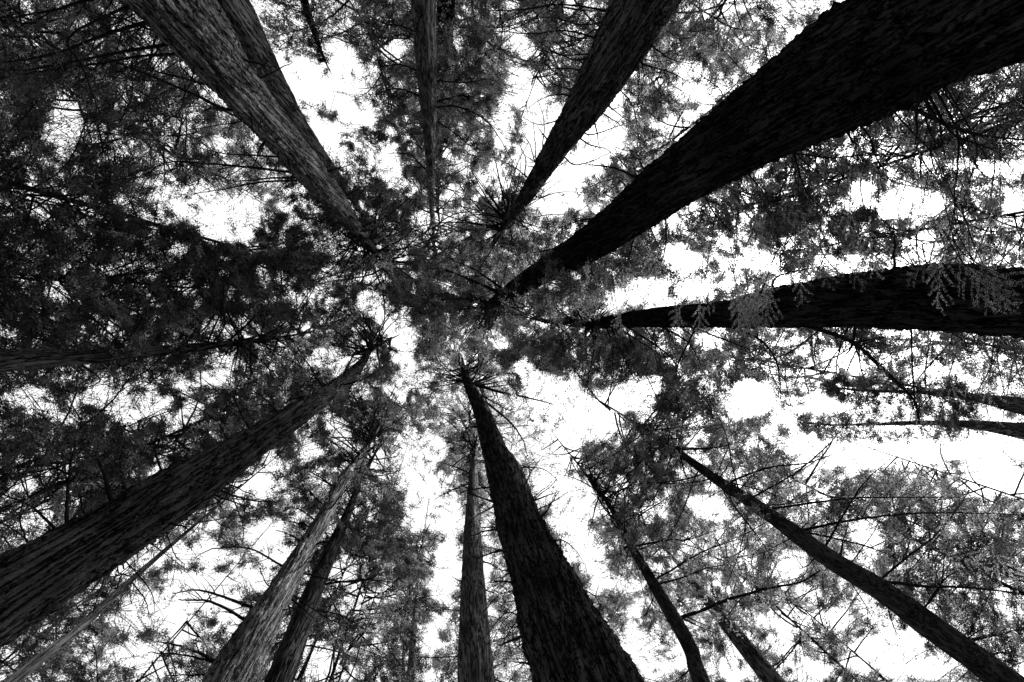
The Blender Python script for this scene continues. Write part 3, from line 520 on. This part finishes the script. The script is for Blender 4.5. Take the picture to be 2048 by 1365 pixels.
tone_tw = np.clip(np.exp(rng.normal(-.45, .8, toff)), .12, 3.0)
# ---- build foliage meshes
def sprig_mesh(P, Dv, L, tone):
    """a fan of NL narrow leaflets on each sprig"""
    n = len(P); D = Dv/np.linalg.norm(Dv, axis=1)[:, None]
    ref = rng.normal(0, .55, (n, 3)); ref[:, 2] += 1; Nn = np.cross(D, ref); Nn /= np.linalg.norm(Nn, axis=1)[:, None]+1e-6; U = np.cross(Nn, D)
    j = np.arange(NL); side = np.where(j % 2 == 0, 1., -1.); along = (j/(NL-1)-.35)*1.7
    O = P[:, None]+D[:, None]*(along[None, :, None]*L[:, None, None])*1.7+rng.normal(0, .55, (n, NL, 3))*L[:, None, None]
    ang = R_(52)-np.abs(j/(NL-1))*R_(30); ll = L[:, None]*rng.uniform(.65, 1.15, (n, NL))*(1.1-.4*j/(NL-1))
    dr = D[:, None]*np.cos(ang)[None, :, None]+Nn[:, None]*(side*np.sin(ang))[None, :, None]+U[:, None]*rng.uniform(-.4, .4, (n, NL, 1))
    wv = D[:, None]*np.sin(ang)[None, :, None]-Nn[:, None]*(side*np.cos(ang))[None, :, None]+U[:, None]*rng.uniform(-.5, .5, (n, NL, 1))
    tip = O+dr*ll[..., None]; hw = wv*(ll*.21)[..., None]
    V = np.stack([O-hw, O+hw, tip], 2)
    tn = (tone[:, None]*rng.uniform(.75, 1.3, (n, NL)))
    return V.reshape(-1, 3), np.arange(n*NL*3).reshape(-1, 3), np.repeat(tn.ravel(), 3)
for ki, k in enumerate(keys):
    t = T[k]; base = t['base']; root = roots[k]
    m = ok & (SK == ki)
    if m.any():
        tn = tone_tw[ST[m]]*(.6+.8*rng.random(m.sum()))
        V, F, tone = sprig_mesh(SP[m], SD[m], scale[m], tn)
        ti = np.where((twok >= 3) & (tw_k == ki))[0]; lines = []
        s = np.array([0, .5, 1.])[:, None]
        if len(ti):
            n = len(ti); O = tw_O[ti]; d = tw_d[ti]; l = tw_l[ti]
            s = np.array([0, .5, 1.]); P = O[:, None]+d[:, None]*(s[None, :, None]*l[:, None, None]); P[:, :, 2] -= s[None]**2*l[:, None]*.22
            wv = np.cross(d, [0, 0, 1.]); wv /= np.linalg.norm(wv, axis=1)[:, None]+1e-6; up = np.cross(wv, d)
            rad = (np.array([.008, .006, .003])[None, :]*np.clip((O[:, 2]/16), .5, 1.8)[:, None])
            c3 = [(math.cos(a), math.sin(a)) for a in (0, 2.094, 4.189)]
            V3 = np.stack([P+rad[..., None]*(wv[:, None]*ca+up[:, None]*sa) for ca, sa in c3], 2)   # n,3,3,3
            idx = np.arange(n)[:, None]*9+len(V); q = []
            for a in range(2):
                for b in range(3): b2 = (b+1) % 3; q.append(np.concatenate([idx+a*3+b, idx+a*3+b2, idx+a*3+3+b2, idx+a*3+3+b], 1))
            F2 = np.concatenate(q); V = np.vstack([V, V3.reshape(-1, 3)]); tone = np.concatenate([tone, np.ones(n*9)])
        else: F2 = np.zeros((0, 4), int)
        me = make_mesh('foliage', V-base, [F, F2], [LEAF[t['leaf']], TWIG], [np.zeros(len(F)), np.ones(len(F2))], tone)
        link('foliage', me, root, smooth=False)
    # limbs that carry leaves (cut short where nothing grows on them)
    room = min(52, 98-len(traced[k])); lb = live[k]; random.shuffle(lb)
    for P, r in lb:
        if room <= 0: break
        Xp, Yp = proj(P)
        if (Xp < -60).all() or (Xp > W+60).all() or (Yp < -60).all() or (Yp > H+60).all(): continue
        tt = want_tau(Xp, Yp); bare = np.where(tt[2:] < .4)[0]; e = len(P) if len(bare) == 0 else bare[0]+3
        if e < 4: continue
        z = P[0, 2]; rs = 1.45*r*np.clip(z/18, .5, 1.8)
        branch_obj([(P[:e], rs[:e]*np.linspace(1, .5 if e < len(P) else 1, e))], root, base, 4); room -= 1
    for lines in traced[k][:98]: branch_obj(lines, root, base, 5)

# ------------------------------------------------------------------ near feathery sprays before the horizontal trunk
def spray(P0, d0, L, droop, out, lvl=0):
    """flat conifer spray: axis, side shoots, two rows of needles"""
    n = 10; s = np.linspace(0, 1, n)[:, None]; P = P0+d0*s*L; P[:, 2] -= (s[:, 0]**2)*L*droop
    out['l'].append((P, np.linspace(.005 if lvl == 0 else .0025, .0012, n)))
    T_ = d0/np.linalg.norm(d0); S_ = np.cross(T_, [0, 0, 1]); S_ /= np.linalg.norm(S_)+1e-9
    if lvl < 1:
        m = int(L/.062)
        for i in range(2, m):
            u = i/m; f_ = u*(n-1); i0 = int(f_); p = P[i0]*(1-f_+i0)+P[min(n-1, i0+1)]*(f_-i0)
            sg = 1 if i % 2 else -1; d = T_*random.uniform(.75, 1)+S_*sg*random.uniform(.6, .85)+np.array([0, 0, random.uniform(-.15, .05)]); d /= np.linalg.norm(d)
            spray(p, d, L*(.5*(1-u)+.13)*random.uniform(.7, 1.15), droop, out, lvl+1)
    m = int(L/.0045); u = rng.random(m); base = P0+d0*u[:, None]*L; base[:, 2] -= u**2*L*droop
    sg = rng.choice([-1, 1], m)[:, None]; nd = T_*rng.uniform(.35, .8, (m, 1))+S_*sg+np.c_[np.zeros((m, 2)), rng.uniform(-.25, .25, m)]; nd /= np.linalg.norm(nd, axis=1)[:, None]
    out['n'].append((base, nd, rng.uniform(.014, .026, m)))
NEAR = [('E', 1520, 585, 6.2, .46, 118), ('E', 1475, 540, 6.3, .55, 70), ('E', 1550, 560, 6.1, .5, 110), ('E', 1480, 575, 6.3, .4, 95), ('E', 1535, 530, 6.2, .5, 140), ('E', 1500, 600, 6.2, .34, 80), ('D', 1890, 500, 4.7, .42, 145), ('D', 1945, 520, 4.5, .4, 35),   # tree, px x, y, height, length, image direction (deg), droop
    ('E', 1540, 545, 6.3, .52, 128), ('E', 1500, 560, 6.3, .46, 100), ('E', 1560, 575, 6.1, .42, 150), ('E', 1470, 560, 6.5, .44, 80), ('E', 1520, 590, 6.0, .38, 115), ('E', 1450, 580, 6.4, .36, 140), ('E', 1560, 600, 6.0, .3, 170),
    ('E', 1400, 600, 7.0, .34, 95), ('E', 1370, 600, 7.0, .32, 120), ('E', 1350, 610, 7.0, .28, 80), ('E', 1250, 610, 8.0, .3, 120), ('E', 1235, 625, 8.0, .28, 80), ('E', 1330, 520, 7.2, .5, 120), ('E', 1420, 500, 6.8, .5, 100),
    ('D', 1915, 500, 4.6, .5, 70), ('D', 1895, 480, 4.6, .5, 105), ('D', 1935, 535, 4.5, .42, 48), ('D', 1955, 505, 4.5, .5, 65), ('D', 1900, 480, 4.7, .36, 130), ('D', 1960, 540, 4.4, .34, 50), ('D', 1910, 400, 4.8, .45, 120), ('D', 1920, 420, 4.8, .5, 60), ('D', 1930, 330, 5.0, .45, 80),
    ('D', 1740, 430, 5.2, .5, 95), ('D', 1700, 400, 5.5, .4, 95), ('D', 1650, 430, 5.5, .5, 120), ('D', 1640, 470, 5.6, .45, 90), ('D', 1850, 380, 5.0, .4, 100),
    ('D', 1820, 340, 5.3, .5, 110), ('D', 2000, 380, 4.8, .5, 90), ('E', 1600, 520, 6.0, .4, 90), ('E', 1680, 500, 5.8, .4, 60), ('K', 1880, 1100, 6.0, .5, 20), ('K', 1980, 1090, 6.0, .5, 60), ('E', 1960, 700, 5.5, .45, 60), ('E', 1900, 690, 5.5, .45, 100),
    ('E', 1980, 740, 5.5, .45, 100), ('E', 1740, 700, 6.0, .4, 40), ('E', 1840, 800, 5.8, .35, 70), ('D', 1240, 520, 9, .5, 60), ('D', 1300, 480, 8.5, .55, 80), ('D', 1500, 400, 7.0, .5, 80), ('D', 1560, 370, 6.5, .5, 70), ('D', 1620, 340, 6.0, .5, 60)]
acc = {}
for k, x, y, z, L, an in NEAR:
    out = acc.setdefault(k, {'l': [], 'n': []}); p0 = at(x, y, z); a = R_(an)
    p1 = at(x+math.cos(a)*40, y+math.sin(a)*40, z); d = p1-p0; d /= np.linalg.norm(d)
    # a thin twig carries each spray from behind
    back = at(x-math.cos(a)*75, y-math.sin(a)*75-20, z*1.03); out['l'].append((spline([back, p0-d*.12, p0], 4), np.full(9, .006)))
    q0 = len(out['n']); spray(p0, d, L*1.5, random.uniform(.05, .3), out); tf = random.uniform(.45, 1.35)
    out.setdefault('t', []).extend(tf*random.uniform(.7, 1.3) for _ in out['n'][q0:])
for k, out in acc.items():
    V, F = tubes(out['l'], 4); O = np.vstack([q[0] for q in out['n']]); D = np.vstack([q[1] for q in out['n']]); Ln = np.concatenate([q[2] for q in out['n']])
    wv = np.cross(D, [0, 0, 1.])+rng.normal(0, .3, D.shape); wv /= np.linalg.norm(wv, axis=1)[:, None]; hw = wv*.003
    tip = O+D*Ln[:, None]; mid = O+D*(Ln*.5)[:, None]
    V2 = np.stack([O, mid-hw, tip, mid+hw], 1).reshape(-1, 3); F2 = np.arange(len(V2)).reshape(-1, 4)+len(V)
    tone = np.concatenate([np.ones(len(V)), np.repeat(rng.uniform(.25, 1.7, len(O))*np.concatenate([np.full(len(q[0]), f) for q, f in zip(out['n'], out['t'])]), 4)])
    me = make_mesh('needle_spray', np.vstack([V, V2])-T[k]['base'], [F, F2], [TWIG, LEAF['near']], [np.zeros(len(F)), np.ones(len(F2))], tone)
    link('needle_spray', me, roots[k], smooth=False)

# ------------------------------------------------------------------ forest floor
n = 90; g = np.linspace(-1, 1, n); g = np.sign(g)*np.abs(g)**2*400; GX, GY = np.meshgrid(g, g)
Z = (fbm(GX/6+40, GY/6+40)-.5)*.25
V = np.stack([GX, GY, Z], -1).reshape(-1, 3); i = np.arange(n-1)[:, None]*n; j = np.arange(n-1)[None]
F = np.stack([i+j, i+j+1, i+n+j+1, i+n+j], -1).reshape(-1, 4)
gm = twig_mat('forest_floor', .05); o = link('ground', make_mesh('ground', V, [F], [gm]), None); o['kind'] = 'structure'
